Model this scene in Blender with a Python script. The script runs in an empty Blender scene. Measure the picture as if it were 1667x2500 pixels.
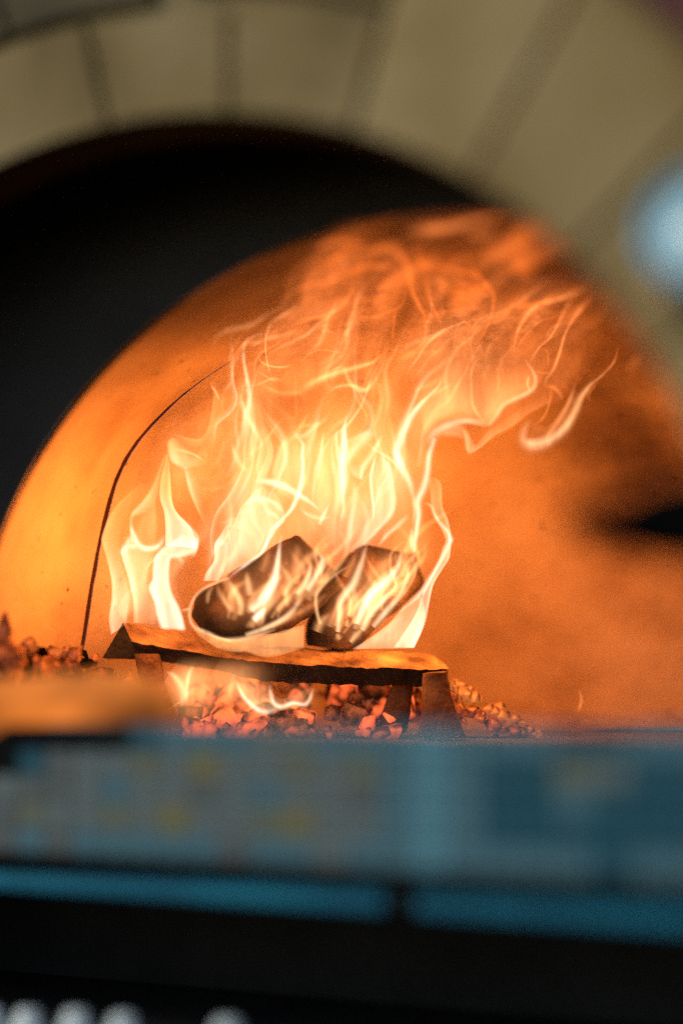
import bpy, bmesh, math, random
from mathutils import Vector, Matrix, noise
import numpy as np

S = bpy.context.scene
COL = S.collection
random.seed(7)

# ------------------------------------------------------------------ camera
W, H, FPX = 1667.0, 2500.0, 4400.0
YAW, PITCH = math.radians(27), math.atan(450 / FPX)
FOC = 2.2
CZ = 0.030
fwdh = Vector((-math.sin(YAW), math.cos(YAW), 0))
CAM = Vector((FOC * math.sin(YAW), -FOC * math.cos(YAW), CZ))
RGT = Vector((math.cos(YAW), math.sin(YAW), 0))
FWD = (fwdh * math.cos(PITCH) + Vector((0, 0, math.sin(PITCH)))).normalized()
UP = RGT.cross(FWD)
cd = bpy.data.cameras.new('camera')
cam = bpy.data.objects.new('camera', cd)
COL.objects.link(cam)
cam.location = CAM
cam.rotation_euler = (math.pi / 2 + PITCH, 0, YAW)
cd.sensor_fit = 'VERTICAL'
cd.sensor_height = 36
cd.sensor_width = 24
cd.lens = FPX / H * 36
cd.clip_start, cd.clip_end = 0.05, 200
cd.dof.use_dof = True
cd.dof.focus_distance = FOC
cd.dof.aperture_fstop = (cd.lens / 1000) / 0.115
S.camera = cam

# ------------------------------------------------------------------ sky, sun, exposure
world = bpy.data.worlds.new('World')
S.world = world
world.use_nodes = True
wn = world.node_tree.nodes
bg = wn['Background']
sky = wn.new('ShaderNodeTexSky')
sky.sky_type = 'NISHITA'
sky.sun_disc = False
SUN_EL, SUN_AZ = math.radians(38), math.radians(215)
sky.sun_elevation = SUN_EL
sky.sun_rotation = SUN_AZ
world.node_tree.links.new(sky.outputs[0], bg.inputs[0])
bg.inputs[1].default_value = 0.10
sl = bpy.data.lights.new('sun', 'SUN')
sl.energy = .95
sl.angle = math.radians(14)
sl.color = (1, 0.9, 0.68)
sun = bpy.data.objects.new('sun', sl)
COL.objects.link(sun)
sdir = Vector((math.sin(SUN_AZ) * math.cos(SUN_EL), math.cos(SUN_AZ) * math.cos(SUN_EL), math.sin(SUN_EL)))
sun.rotation_euler = sdir.to_track_quat('Z', 'Y').to_euler()
sun.location = (0, -3, 3)
S.view_settings.view_transform = 'Standard'
S.view_settings.look = 'None'
S.view_settings.exposure = 0
S.view_settings.gamma = 1
S.cycles.transparent_max_bounces = 80
S.cycles.max_bounces = 6
S.cycles.use_denoising = False

# ------------------------------------------------------------------ helpers
def unproj(px, py, d):
    """point on the ray of a picture position, at a depth in metres along the lens axis"""
    return CAM + (FWD + RGT * ((px - W / 2) / FPX) - UP * ((py - H / 2) / FPX)) * d

def at(px, py, Y):
    r = FWD + RGT * ((px - W / 2) / FPX) - UP * ((py - H / 2) / FPX)
    return CAM + r * ((Y - CAM.y) / r.y)

def link(name, me, mat=None, parent=None, **props):
    o = bpy.data.objects.new(name, me)
    COL.objects.link(o)
    if mat and me and not me.materials:
        me.materials.append(mat)
    if parent:
        o.parent = parent
    for k, v in props.items():
        o[k] = v
    return o

def mesh(name, verts, faces, smooth=False):
    me = bpy.data.meshes.new(name)
    me.from_pydata([tuple(v) for v in verts], [], faces)
    bm = bmesh.new()
    bm.from_mesh(me)
    bmesh.ops.recalc_face_normals(bm, faces=bm.faces)
    bm.to_mesh(me)
    bm.free()
    if smooth:
        me.polygons.foreach_set('use_smooth', [True] * len(me.polygons))
    return me

def thing(name, label, cat, loc=(0, 0, 0), group=None):
    o = bpy.data.objects.new(name, None)
    COL.objects.link(o)
    o.location = loc
    o.empty_display_size = 0.05
    o['label'], o['category'] = label, cat
    if group:
        o['group'] = group
    return o

def grid_faces(n, m, wrap=True):
    f = []
    for i in range(n - 1):
        for j in range(m if wrap else m - 1):
            k = (j + 1) % m
            f.append((i * m + j, i * m + k, (i + 1) * m + k, (i + 1) * m + j))
    return f

def resample(pts, n):
    """catmull-rom through pts, n evenly spaced samples in arc length"""
    P = [np.array(p, float) for p in pts]
    if len(P) == 1:
        return [P[0]] * n
    P = [2 * P[0] - P[1]] + P + [2 * P[-1] - P[-2]]
    out = []
    for i in range(1, len(P) - 2):
        for t in np.linspace(0, 1, 16, endpoint=False):
            a, b, c, d = P[i - 1:i + 3]
            out.append(.5 * (2 * b + (c - a) * t + (2 * a - 5 * b + 4 * c - d) * t * t + (3 * b - a - 3 * c + d) * t ** 3))
    out.append(P[-2])
    out = np.array(out)
    s = np.concatenate([[0], np.cumsum(np.linalg.norm(np.diff(out, axis=0), axis=1))])
    q = np.linspace(0, s[-1], n)
    return np.stack([np.interp(q, s, out[:, k]) for k in range(out.shape[1])], 1)

def prof(vals, x):
    return float(np.interp(x, np.linspace(0, 1, len(vals)), vals))

# ------------------------------------------------------------------ materials
def new_mat(name):
    m = bpy.data.materials.new(name)
    m.use_nodes = True
    return m, m.node_tree.nodes, m.node_tree.links

def surf(name, cols, scale=12, rough=.85, bump=.3, bscale=60, detail=6, dist=.01, metal=0, pits=0, spec=.3):
    m, n, l = new_mat(name)
    b = n['Principled BSDF']
    tc = n.new('ShaderNodeTexCoord')
    nz = n.new('ShaderNodeTexNoise')
    nz.inputs['Scale'].default_value = scale
    nz.inputs['Detail'].default_value = detail
    l.new(tc.outputs['Object'], nz.inputs['Vector'])
    cr = n.new('ShaderNodeValToRGB')
    e = cr.color_ramp.elements
    ps = np.linspace(.32, .68, len(cols))
    while len(e) < len(cols):
        e.new(.5)
    for k, c in enumerate(cols):
        e[k].position = ps[k]
        e[k].color = (*c, 1)
    l.new(nz.outputs['Fac'], cr.inputs[0])
    out = cr.outputs[0]
    b.inputs['Roughness'].default_value = rough
    b.inputs['Metallic'].default_value = metal
    b.inputs['Specular IOR Level'].default_value = spec
    bn = n.new('ShaderNodeTexNoise')
    bn.inputs['Scale'].default_value = bscale
    bn.inputs['Detail'].default_value = 8
    l.new(tc.outputs['Object'], bn.inputs['Vector'])
    hgt = bn.outputs['Fac']
    if pits:
        vo = n.new('ShaderNodeTexVoronoi')
        vo.inputs['Scale'].default_value = pits
        l.new(tc.outputs['Object'], vo.inputs['Vector'])
        mr = n.new('ShaderNodeMapRange')
        mr.inputs[1].default_value, mr.inputs[2].default_value = -.02, .14
        ga_ = n.new('ShaderNodeTexNoise'); ga_.inputs['Scale'].default_value = pits * .7
        l.new(tc.outputs['Object'], ga_.inputs['Vector'])
        gm = n.new('ShaderNodeMath'); gm.operation = 'MULTIPLY_ADD'
        l.new(ga_.outputs['Fac'], gm.inputs[0]); gm.inputs[1].default_value = -.5
        g2 = n.new('ShaderNodeMath'); g2.operation = 'ADD'; g2.inputs[1].default_value = .265
        l.new(vo.outputs['Distance'], gm.inputs[2]); l.new(gm.outputs[0], g2.inputs[0])
        l.new(g2.outputs[0], mr.inputs[0])
        mx = n.new('ShaderNodeMix'); mx.data_type = 'RGBA'
        mx.inputs['A'].default_value = (.12, .05, .02, 1)
        l.new(mr.outputs[0], mx.inputs['Factor'])
        l.new(out, mx.inputs['B'])
        out = mx.outputs['Result']
    bp = n.new('ShaderNodeBump')
    bp.inputs['Strength'].default_value = bump
    bp.inputs['Distance'].default_value = dist
    l.new(hgt, bp.inputs['Height'])
    l.new(bp.outputs[0], b.inputs['Normal'])
    l.new(out, b.inputs['Base Color'])
    m['out'] = 0
    return m

def glow_surf(name, cols, ecol, estr, scale=40, thr=(.5, .62), bump=.6):
    """charred / ember surface: dark crust with glowing cracks and patches"""
    m = surf(name, cols, scale=scale, rough=.95, bump=bump, bscale=scale * 2, dist=.004)
    n, l = m.node_tree.nodes, m.node_tree.links
    b = n['Principled BSDF']
    tc = [x for x in n if x.type == 'TEX_COORD'][0]
    nz = n.new('ShaderNodeTexNoise')
    nz.inputs['Scale'].default_value = scale * .9
    nz.inputs['Detail'].default_value = 5
    l.new(tc.outputs['Object'], nz.inputs['Vector'])
    mr = n.new('ShaderNodeMapRange')
    mr.inputs[1].default_value, mr.inputs[2].default_value = thr
    mr.inputs[3].default_value, mr.inputs[4].default_value = 0, estr
    l.new(nz.outputs['Fac'], mr.inputs[0])
    b.inputs['Emission Color'].default_value = (*ecol, 1)
    l.new(mr.outputs[0], b.inputs['Emission Strength'])
    return m

M_stone = [surf('stone_%d' % i, c, scale=7, rough=.9, bump=.4, bscale=25) for i, c in enumerate([
    [(0.278, 0.195, 0.076), (0.371, 0.271, 0.118), (0.412, 0.314, 0.151)],
    [(0.330, 0.233, 0.097), (0.422, 0.314, 0.139), (0.433, 0.337, 0.168)],
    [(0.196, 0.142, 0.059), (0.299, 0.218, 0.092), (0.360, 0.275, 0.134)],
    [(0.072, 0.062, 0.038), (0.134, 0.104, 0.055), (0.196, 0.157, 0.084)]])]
M_mortar = surf('dark_mortar', [(.25, .20, .10), (.33, .265, .14)], rough=1)
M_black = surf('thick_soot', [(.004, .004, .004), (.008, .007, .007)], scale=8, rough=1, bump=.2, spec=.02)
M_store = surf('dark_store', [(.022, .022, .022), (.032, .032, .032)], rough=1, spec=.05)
M_joint = surf('joint_mortar', [(.09, .035, .014), (.16, .065, .025)], rough=1)
M_soot = surf('soot', [(.06, .059, .057), (.08, .079, .077)], scale=8, rough=1, bump=.3, spec=.05)
M_ring = surf('fired_clay', [(.50, .33, .18), (.62, .44, .26), (.68, .50, .31)], scale=5, rough=.9, bump=.35, bscale=45, dist=.006, pits=55)
M_hearth = surf('hearth_brick', [(.22, .17, .13), (.4, .3, .22)], scale=14, rough=.95)
M_bark = surf('split_wood', [(.07, .033, .014), (.27, .145, .065), (.46, .28, .135)], scale=22, rough=.9, bump=1, bscale=90, dist=.006)
M_bark_dark = surf('brown_wood', [(.05, .022, .01), (.14, .065, .026), (.22, .11, .045)], scale=22, rough=.95, bump=1, bscale=90, dist=.006)
M_endgrain = surf('dark_end_grain', [(.012, .01, .009), (.03, .024, .02)], scale=30, rough=.95, bump=.8, bscale=60)
M_char = glow_surf('charred_wood', [(.008, .006, .006), (.03, .018, .012), (.10, .05, .022)], (1, .22, .06), .8, scale=24, thr=(.66, .8), bump=1)
M_coal_dark = glow_surf('dark_coal', [(.04, .015, .01), (.22, .09, .04), (.5, .28, .14)], (1, .12, .03), .35, scale=55, thr=(.52, .75), bump=.8)
M_coal_ash = glow_surf('ashy_coal', [(.06, .025, .012), (.28, .15, .075), (.46, .30, .18)], (1, .14, .03), .3, scale=60, thr=(.5, .75), bump=.8)
M_coal_hot = glow_surf('glowing_coal', [(.05, .02, .012), (.2, .09, .055), (.28, .15, .1)], (1, .135, .032), 1.9, scale=42, thr=(.42, .64), bump=.8)
M_coal_rim = glow_surf('painted_lit_coal', [(.1, .04, .02), (.3, .16, .08), (.5, .32, .18)], (1, .27, .06), .5, scale=50, thr=(.42, .66), bump=.8)  # firelight on the slope's top coals, painted in as glow and lighter colour
M_coal_dim = glow_surf('cooling_coal', [(.02, .01, .008), (.12, .05, .03), (.3, .16, .1)], (1, .15, .05), 1.0, scale=42, thr=(.5, .68), bump=.8)
M_ember = glow_surf('ember_log', [(.02, .012, .01), (.1, .05, .02), (.2, .1, .04)], (1, .25, .03), 1.5, scale=6, thr=(.36, .68), bump=.8)
M_steel = surf('blue_steel', [(.008, .24, .42), (.02, .46, .72)], scale=7, rough=.5, bump=.05, metal=.2, spec=.4)
M_dark_iron = surf('black_iron', [(.012, .011, .01), (.03, .025, .02)], scale=20, rough=.8, bump=.3)
M_dial = surf('pale_enamel', [(.50, .84, .97), (.62, .92, 1.0)], scale=6, rough=.2, bump=.02, spec=.8)
M_rim = surf('pale_metal_rim', [(.12, .38, .54), (.22, .50, .66)], scale=6, rough=.4, bump=.02, metal=.3)
M_cup = surf('white_glaze', [(.66, .78, .84), (.75, .86, .9)], scale=6, rough=.2, bump=.02, spec=.6)
M_maroon = surf('maroon_paint', [(.09, .02, .025), (.14, .03, .035)], scale=6, rough=.6, bump=.1)

# dome: clay with soot stains high up and a darker patch on the far right
def dome_mat():
    m = surf('dome_clay', [(.36, .21, .10), (.56, .36, .19), (.68, .47, .27)], scale=6, rough=.95, bump=.5, bscale=30, dist=.008, pits=40)
    n, l = m.node_tree.nodes, m.node_tree.links
    b = n['Principled BSDF']
    src = b.inputs['Base Color'].links[0].from_socket
    tc = [x for x in n if x.type == 'TEX_COORD'][0]
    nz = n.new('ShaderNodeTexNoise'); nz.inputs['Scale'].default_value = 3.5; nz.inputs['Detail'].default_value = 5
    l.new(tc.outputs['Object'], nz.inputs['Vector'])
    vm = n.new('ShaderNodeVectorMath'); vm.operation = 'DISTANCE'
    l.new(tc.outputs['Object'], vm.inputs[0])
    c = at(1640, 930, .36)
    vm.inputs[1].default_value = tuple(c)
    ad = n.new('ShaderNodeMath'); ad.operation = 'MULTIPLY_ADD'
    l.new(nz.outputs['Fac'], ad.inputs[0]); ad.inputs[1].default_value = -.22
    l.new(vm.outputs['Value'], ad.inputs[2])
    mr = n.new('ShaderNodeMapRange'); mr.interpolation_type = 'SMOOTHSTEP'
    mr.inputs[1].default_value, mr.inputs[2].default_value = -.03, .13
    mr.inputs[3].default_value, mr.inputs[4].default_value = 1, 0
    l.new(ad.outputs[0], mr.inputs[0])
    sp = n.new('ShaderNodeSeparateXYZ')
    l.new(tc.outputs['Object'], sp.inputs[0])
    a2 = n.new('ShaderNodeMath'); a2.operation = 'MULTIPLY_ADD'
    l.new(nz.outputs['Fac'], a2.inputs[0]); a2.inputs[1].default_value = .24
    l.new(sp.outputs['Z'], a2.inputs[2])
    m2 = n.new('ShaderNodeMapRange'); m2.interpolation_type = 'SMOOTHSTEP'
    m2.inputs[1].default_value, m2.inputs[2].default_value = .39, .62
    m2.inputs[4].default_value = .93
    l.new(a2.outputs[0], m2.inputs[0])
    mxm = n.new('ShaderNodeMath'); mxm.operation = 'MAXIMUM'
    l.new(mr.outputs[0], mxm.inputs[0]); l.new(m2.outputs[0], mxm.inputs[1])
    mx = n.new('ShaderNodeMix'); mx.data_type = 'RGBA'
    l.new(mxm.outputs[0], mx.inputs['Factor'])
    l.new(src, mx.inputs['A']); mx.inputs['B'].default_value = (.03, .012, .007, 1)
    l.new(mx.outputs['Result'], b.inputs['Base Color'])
    return m
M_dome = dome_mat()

def flame_mat():
    m, n, l = new_mat('flame')
    n.clear()
    out = n.new('ShaderNodeOutputMaterial')
    add = n.new('ShaderNodeAddShader')
    tr = n.new('ShaderNodeBsdfTransparent')
    em = n.new('ShaderNodeEmission')
    at_ = n.new('ShaderNodeAttribute'); at_.attribute_name = 'glow'
    tc = n.new('ShaderNodeTexCoord')
    mp = n.new('ShaderNodeMapping'); mp.inputs['Scale'].default_value = (70, 70, 14)
    nz = n.new('ShaderNodeTexNoise'); nz.inputs['Scale'].default_value = 1; nz.inputs['Detail'].default_value = 3
    nz.inputs['Distortion'].default_value = .6
    mr = n.new('ShaderNodeMapRange')
    mr.inputs[1].default_value, mr.inputs[2].default_value = .3, .7
    mr.inputs[3].default_value, mr.inputs[4].default_value = .6, 1.3
    l.new(tc.outputs['Object'], mp.inputs[0]); l.new(mp.outputs[0], nz.inputs['Vector'])
    l.new(nz.outputs['Fac'], mr.inputs[0])
    l.new(at_.outputs['Color'], em.inputs['Color']); l.new(mr.outputs[0], em.inputs['Strength'])
    l.new(tr.outputs[0], add.inputs[0]); l.new(em.outputs[0], add.inputs[1])
    l.new(add.outputs[0], out.inputs[0])
    m.cycles.emission_sampling = 'NONE'
    return m
M_flame = flame_mat()

# ------------------------------------------------------------------ the oven
YF, YI, YC = -0.58, -0.33, -0.10          # face, inner wall, joint between ring and dome
Z0 = 0.0                                   # hearth level
oven = thing('masonry_oven', 'domed wood-fired oven with a tan stone arch, sooty mouth and glowing clay vault', 'oven', (0, YF, 0))
OV = -Vector(oven.location)
def ovl(name, me, mat):
    o = link(name, me, mat, oven)
    o.location = OV
    return o

def arch(cx, cy, r, Y, n=72, a0=-92, a1=92):
    """points of an arch in the plane y = Y, from left to right, degrees from the crown"""
    return [at(cx + r * math.sin(math.radians(a)), cy - r * math.cos(math.radians(a)), Y) for a in np.linspace(a0, a1, n)]

FC = (540, 1522)
# voussoirs: (angle from, angle to, r inner, r outer, course)
def stone(a0, a1, r0, r1, mat, th=.03, gap=.42, proud=0):
    da = gap / 2
    g = 7
    n = 7
    vs = []
    rr = random.Random(int(a0 * 31 + r0))
    def q(a, r, Y):
        p = at(FC[0] + r * math.sin(math.radians(a)), FC[1] - r * math.cos(math.radians(a)), Y)
        return p
    pr = proud + rr.uniform(0, .004)
    for (ins, Y) in ((0, YF + th), (0, YF + .006 - pr), (9, YF - pr)):
        ai = math.degrees(ins / ((r0 + r1) / 2))
        aa = np.linspace(a0 + da + ai, a1 - da - ai, n)
        ra, rb = r0 + (0 if r0 < 1245 else g) + ins, r1 - g - ins
        loop = [q(a, ra, Y) for a in aa] + [q(a, rb, Y) for a in aa[::-1]]
        vs += loop
    m = 2 * n
    f = grid_faces(3, m)
    for k in range(n - 1):
        f.append((2 * m + k, 2 * m + k + 1, 2 * m + m - 2 - k, 2 * m + m - 1 - k))
    o = ovl('stone', mesh('stone', vs, f), mat)
    return o
J = [-70.2, -55.8, -41.4, -27, -12.6, 0.9, 15.1, 29.3, 43.6, 58, 72.4, 86]
for k in range(len(J) - 1):
    a0, a1 = J[k], J[k + 1]
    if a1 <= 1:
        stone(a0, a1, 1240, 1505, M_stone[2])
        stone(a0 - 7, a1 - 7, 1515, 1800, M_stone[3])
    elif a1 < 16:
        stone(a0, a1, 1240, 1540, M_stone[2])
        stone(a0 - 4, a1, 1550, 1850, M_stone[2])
    else:
        stone(a0, a1, 1240, 1850, M_stone[(0, 1, 1, 0)[k % 4]])
# backing wall behind the stones with the arch hole
def wall_with_arch(name, inner, Y, outer_r, cxy, mat, thick):
    n = len(inner)
    outer = arch(cxy[0], cxy[1], outer_r, Y, n, -95, 95)
    vs = [p for p in inner] + [p for p in outer] + [p + Vector((0, thick, 0)) for p in inner] + [p + Vector((0, thick, 0)) for p in outer]
    f = []
    for k in range(n - 1):
        f += [(k, k + 1, n + k + 1, n + k), (2 * n + k, 3 * n + k, 3 * n + k + 1, 2 * n + k + 1),
              (k, 2 * n + k, 2 * n + k + 1, k + 1), (n + k, n + k + 1, 3 * n + k + 1, 3 * n + k)]
    return ovl(name, mesh(name, vs, f), mat)
wall_with_arch('mortar_backing', arch(*FC, 1246, YF + .012), YF + .012, 2300, FC, M_mortar, .05)
# sooty lip of the mouth, then the flue drum behind it
def strip(name, a, ya, b, yb, mat):
    A_ = [Vector((p.x, ya, p.z)) for p in a]
    B_ = [Vector((p.x, yb, p.z)) for p in b]
    n_ = len(a)
    return ovl(name, mesh(name, A_ + B_, [(k, k + 1, n_ + k + 1, n_ + k) for k in range(n_ - 1)], True), mat)
lip = arch(*FC, 1236, YF)
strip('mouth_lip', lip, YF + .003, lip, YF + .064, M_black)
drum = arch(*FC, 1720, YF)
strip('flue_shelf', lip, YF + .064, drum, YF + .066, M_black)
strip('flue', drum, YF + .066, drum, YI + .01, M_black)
# inner wall, an added black edge strip, then the flaring ring
IC, IR = (1150, 1747), 1235
inner = arch(*IC, IR, YI)
wall_with_arch('inner_wall', inner, YI, 2900, (700, 1740), M_soot, .003)
strip('added_edge_strip', inner, YI + .0031, inner, YI + .010, M_black)  # added black strip covering the sky-lit fringe at the ring's front edge
DC = (1330, 1800)
CRK = [(150, 1860), (165, 1760), (197, 1584), (217, 1450), (235, 1350), (260, 1236), (296, 1137), (353, 1054), (450, 960), (563, 881), (700, 795), (880, 725), (1100, 690), (1330, 680)]
CRK = CRK + [(2660 - x, y) for x, y in CRK[-2::-1]]
def crack(Y, n):
    return [at(x, y, Y) for x, y in resample(CRK, n)]
def sm_noise(p, s, a):
    return noise.noise_vector(p * s) * a
ring_end = crack(YC - .007, len(inner))
vs = []
NR = 18
for i in range(NR):
    t = i / (NR - 1)
    for a, b in zip(inner, ring_end):
        a2 = a + Vector((0, .003, 0))
        p = a2.lerp(b, t)
        p += sm_noise(p, 9, .004) * (1 if 0 < i < NR - 1 else .3)
        vs.append(p)
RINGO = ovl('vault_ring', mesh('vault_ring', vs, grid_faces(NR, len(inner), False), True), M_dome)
# joint (recessed strip) and dome
CG = [at(x, y, YC - .007) for x, y in resample(CRK, 90)]
GAP = [prof([.010, .010, .011, .012, .011, .008, .004, .0015, .0015, .0015, .0015], k / 89 * 2.2) * .75 * (1 + .55 * noise.noise(Vector((k * .9, 3.1, 0)))) if k < 41 else .0015 for k in range(90)]
dome0 = [Vector((p.x, YC - .007 + g, p.z)) for p, g in zip(CG, GAP)]
c0 = at(*DC, YC)
vs = []
for far, s in ((0, 1.0), (0, 1.06), (1, 1.06), (1, 1.0)):
    for p in dome0:
        Y = p.y - .0003 if far else YC - .0073
        vs.append(Vector((c0.x + (p.x - c0.x) * s, Y, c0.z + (p.z - c0.z) * s)))
ovl('vault_joint', mesh('vault_joint', vs, grid_faces(4, len(dome0), False)), M_joint)
vs = []
ND = 40
for i in range(ND):
    ph = math.pi / 2 * i / (ND - 1)
    for p in dome0:
        q = Vector((c0.x + (p.x - c0.x) * math.cos(ph), p.y + .56 * math.sin(ph), c0.z + (p.z - c0.z) * math.cos(ph)))
        if i:
            q += sm_noise(q, 5, .010) + sm_noise(q, 14, .003)
        vs.append(q)
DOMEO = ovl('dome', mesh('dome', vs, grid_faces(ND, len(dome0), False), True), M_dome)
from mathutils.bvhtree import BVHTree
bv_, bf_ = [], []
for o_ in (RINGO, DOMEO):
    n0 = len(bv_)
    bv_ += [v.co.copy() for v in o_.data.vertices]
    bf_ += [[n0 + k for k in p.vertices] for p in o_.data.polygons]
BVH = BVHTree.FromPolygons(bv_, bf_)
def room(q, d):
    """depth kept clear of the vault, so that flames lick along it and never pass through"""
    r_ = (FWD + RGT * ((q[0] - W / 2) / FPX) - UP * ((q[1] - H / 2) / FPX))
    L_ = r_.length
    h_ = BVH.ray_cast(CAM + r_ * 1.0, r_.normalized())
    if h_[0] is None:
        return d
    return min(d, (h_[3] / L_ + 1.0) - .02)
# hearth bricks: a bed plus bricks near the mouth
hb = bmesh.new()
bmesh.ops.create_cube(hb, size=1, matrix=Matrix.Translation((.3, 0.075, -.052)) @ Matrix.Diagonal((2.6, 1.06, .06, 1)))
me = bpy.data.meshes.new('hearth_floor'); hb.to_mesh(me); hb.free()
ovl('hearth_floor', me, M_hearth)

# ------------------------------------------------------------------ ledge: slab, mosaic tiles, steel strips
YL = -0.555
ledge = thing('oven_ledge', 'blue-grey mosaic fronted ledge under the oven mouth with a steel edge strip below', 'ledge', (0, YL, 0))
LV = -Vector(ledge.location)
def ldl(name, me, mat):
    o = link(name, me, mat, ledge)
    o.location = LV
    return o
M_tile = {}
for key, cols in dict(
        b=[(.07, .18, .235), (.10, .235, .295)], g=[(.13, .18, .19), (.18, .23, .235)], l=[(.09, .28, .37), (.13, .35, .45)],
        o=[(.15, .18, .14), (.19, .21, .15)], y=[(.21, .20, .09), (.26, .23, .10)], d=[(.008, .085, .13), (.015, .12, .175)],
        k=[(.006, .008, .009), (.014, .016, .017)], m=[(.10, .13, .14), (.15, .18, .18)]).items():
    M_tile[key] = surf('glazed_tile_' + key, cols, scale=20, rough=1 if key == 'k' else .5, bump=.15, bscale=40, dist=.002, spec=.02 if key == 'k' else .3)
M_grout = surf('grout', [(.04, .06, .07), (.07, .09, .10)], rough=1)
M_slab = surf('slab_stone', [(.07, .20, .27), (.12, .28, .36)], scale=10, rough=.6)
zt = at(1000, 1776, YL).z
zb = at(833, 2118, YL).z
xl, xr = at(-140, 1900, YL).x, at(1830, 1900, YL).x
X0, X1 = at(-690, 1900, YF).x, at(1772, 1900, YF).x + .3
def box(x0, x1, y0, y1, z0, z1, bev=0):
    bm = bmesh.new()
    bmesh.ops.create_cube(bm, size=1)
    for v in bm.verts:
        v.co = Vector(((x0 + x1) / 2 + v.co.x * (x1 - x0), (y0 + y1) / 2 + v.co.y * (y1 - y0), (z0 + z1) / 2 + v.co.z * (z1 - z0)))
    if bev:
        bmesh.ops.bevel(bm, geom=bm.edges[:], offset=bev, segments=1, affect='EDGES')
    me = bpy.data.meshes.new('box')
    bm.to_mesh(me); bm.free()
    return me
me = box(X0, X1, YL + .008, YL + .03, zb + .001, zt, .004)
ldl('lip', me, M_slab)
ldl('slab', box(X0, X1, YL + .031, YL + .10, zb + .001, -.022, .003), M_slab)
ldl('grout_bed', box(X0, X1, YL + .004, YL + .0075, zb + .002, zt - .003), M_grout)
TROWS = ["kkkkkkkdbbbggbbblbbbddbbd",  # k tiles: shadow at the ledge's left end, painted as black tile colour
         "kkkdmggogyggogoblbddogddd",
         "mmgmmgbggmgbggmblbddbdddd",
         "ggmoggogyggoyggblbddddddb",
         "mgmbmbbbbbmbbgbblbbbbdbbb"]
NTX = 25
tw = (xr - xl) / NTX
thh = (zt - zb) / 5
tile_me = box(-.5, .5, -.5, .5, -.5, .5)
for r, row in enumerate(TROWS):
    for c in range(NTX):
        key = row[c]
        rr = random.random()
        me = box(0, tw - .0014, -.0045 - rr * .001, .0042, 0, thh - .0014, .0012)
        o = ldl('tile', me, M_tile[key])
        o.location = LV + Vector((xl + c * tw, YL, zt - (r + 1) * thh + .0007))
# steel strips hang under the slab, two lengths with a gap
YS = YL + .05
zs1, zs0 = at(833, 2172, YS).z, at(833, 2218, YS).z
ga, gb = at(937, 2200, YS).x, at(1012, 2200, YS).x
ldl('steel_strip', box(X0, ga, YS, YS + .006, zs0, zs1, .0015), M_steel)
ldl('steel_strip', box(gb, X1, YS, YS + .006, zs0, zs1, .0015), M_steel)
ldl('strip_bracket', box(X0, X1, YS + .0065, YS + .04, zs0 + .004, zs1 + .004), M_dark_iron)
# store under the ledge, its shade painted as near-black walls
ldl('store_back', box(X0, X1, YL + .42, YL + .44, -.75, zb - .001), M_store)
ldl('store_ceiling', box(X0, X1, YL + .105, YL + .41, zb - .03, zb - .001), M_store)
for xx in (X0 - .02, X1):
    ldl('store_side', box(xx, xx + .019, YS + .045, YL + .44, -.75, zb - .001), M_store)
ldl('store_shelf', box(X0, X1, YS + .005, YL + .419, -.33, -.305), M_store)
# fascia hides the open front down to the cups
def lathe(profile, n=28):
    vs, f = [], []
    for (r, z) in profile:
        for k in range(n):
            a = 2 * math.pi * k / n
            vs.append(Vector((r * math.cos(a), r * math.sin(a), z)))
    f = grid_faces(len(profile), n)
    f.append(tuple(range(n))[::-1])
    f.append(tuple(range((len(profile) - 1) * n, len(profile) * n)))
    return mesh('lathe', vs, f, True)
cup_ord = ['cut by the left picture edge', 'first whole one from the left', 'second whole one from the left',
           'third whole one from the left', 'dimmest, alone at the right']
YB = YS + .03
for i, (px, py) in enumerate([(-22, 2458), (70, 2462), (187, 2464), (302, 2474), (556, 2488)]):
    p = at(px, py, YB)
    hh = p.z + .305
    o = link('cup', lathe([(.019, 0), (.0185, .004), (.0168, hh * .5), (.0145, hh - .012), (.0125, hh - .004), (.009, hh)]), M_cup)
    o.location = (p.x, YB, -.305)
    o['label'] = 'small white upturned cup below the ledge, ' + cup_ord[i]
    o['category'] = 'cup'
    o['group'] = 'white cups in the dark below the ledge'

# ------------------------------------------------------------------ things on the face
def disc(name, label, cat, px, py, r):
    d0 = at(px, py, YF - .03)
    t = thing(name, label, cat, d0)
    t.rotation_euler = (math.radians(74), 0, math.radians(8))
    link('housing', lathe([(r * .94, -.028), (r * .94, .012), (r, .014), (r, .030), (r * .97, .034), (r * .80, .034), (r * .78, .028)], 48), M_rim, t)
    link('dial', lathe([(r * .77, .022), (r * .77, .027), (r * .74, .029), (r * .02, .036)], 48), M_dial, t)
    return t
disc('wall_gauge', 'round pale blue metal gauge on the stone face right of the arch', 'gauge', 1742, 602, .054)
# maroon panel, top right corner
p0, p1 = at(1560, -25, YF - .06), at(1740, 135, YF - .06)
dr = (p1 - p0).normalized()
nrm = Vector((-dr.z, 0, dr.x))
if nrm.z < 0:
    nrm = -nrm
vs = []
for Y in (YF - .06, YF - .035):
    for a, b in ((-.25, 0), (.3, 0), (.3, .2), (-.25, .2)):
        v = p0 + dr * a + nrm * b
        vs.append(Vector((v.x, Y, v.z)))
o = link('hood_panel', mesh('hood_panel', vs, [(0, 1, 2, 3), (4, 7, 6, 5), (0, 4, 5, 1), (1, 5, 6, 2), (2, 6, 7, 3), (3, 7, 4, 0)]), M_maroon)
o['label'] = 'dark maroon painted panel cutting across the top right corner'
o['category'] = 'panel'

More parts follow.
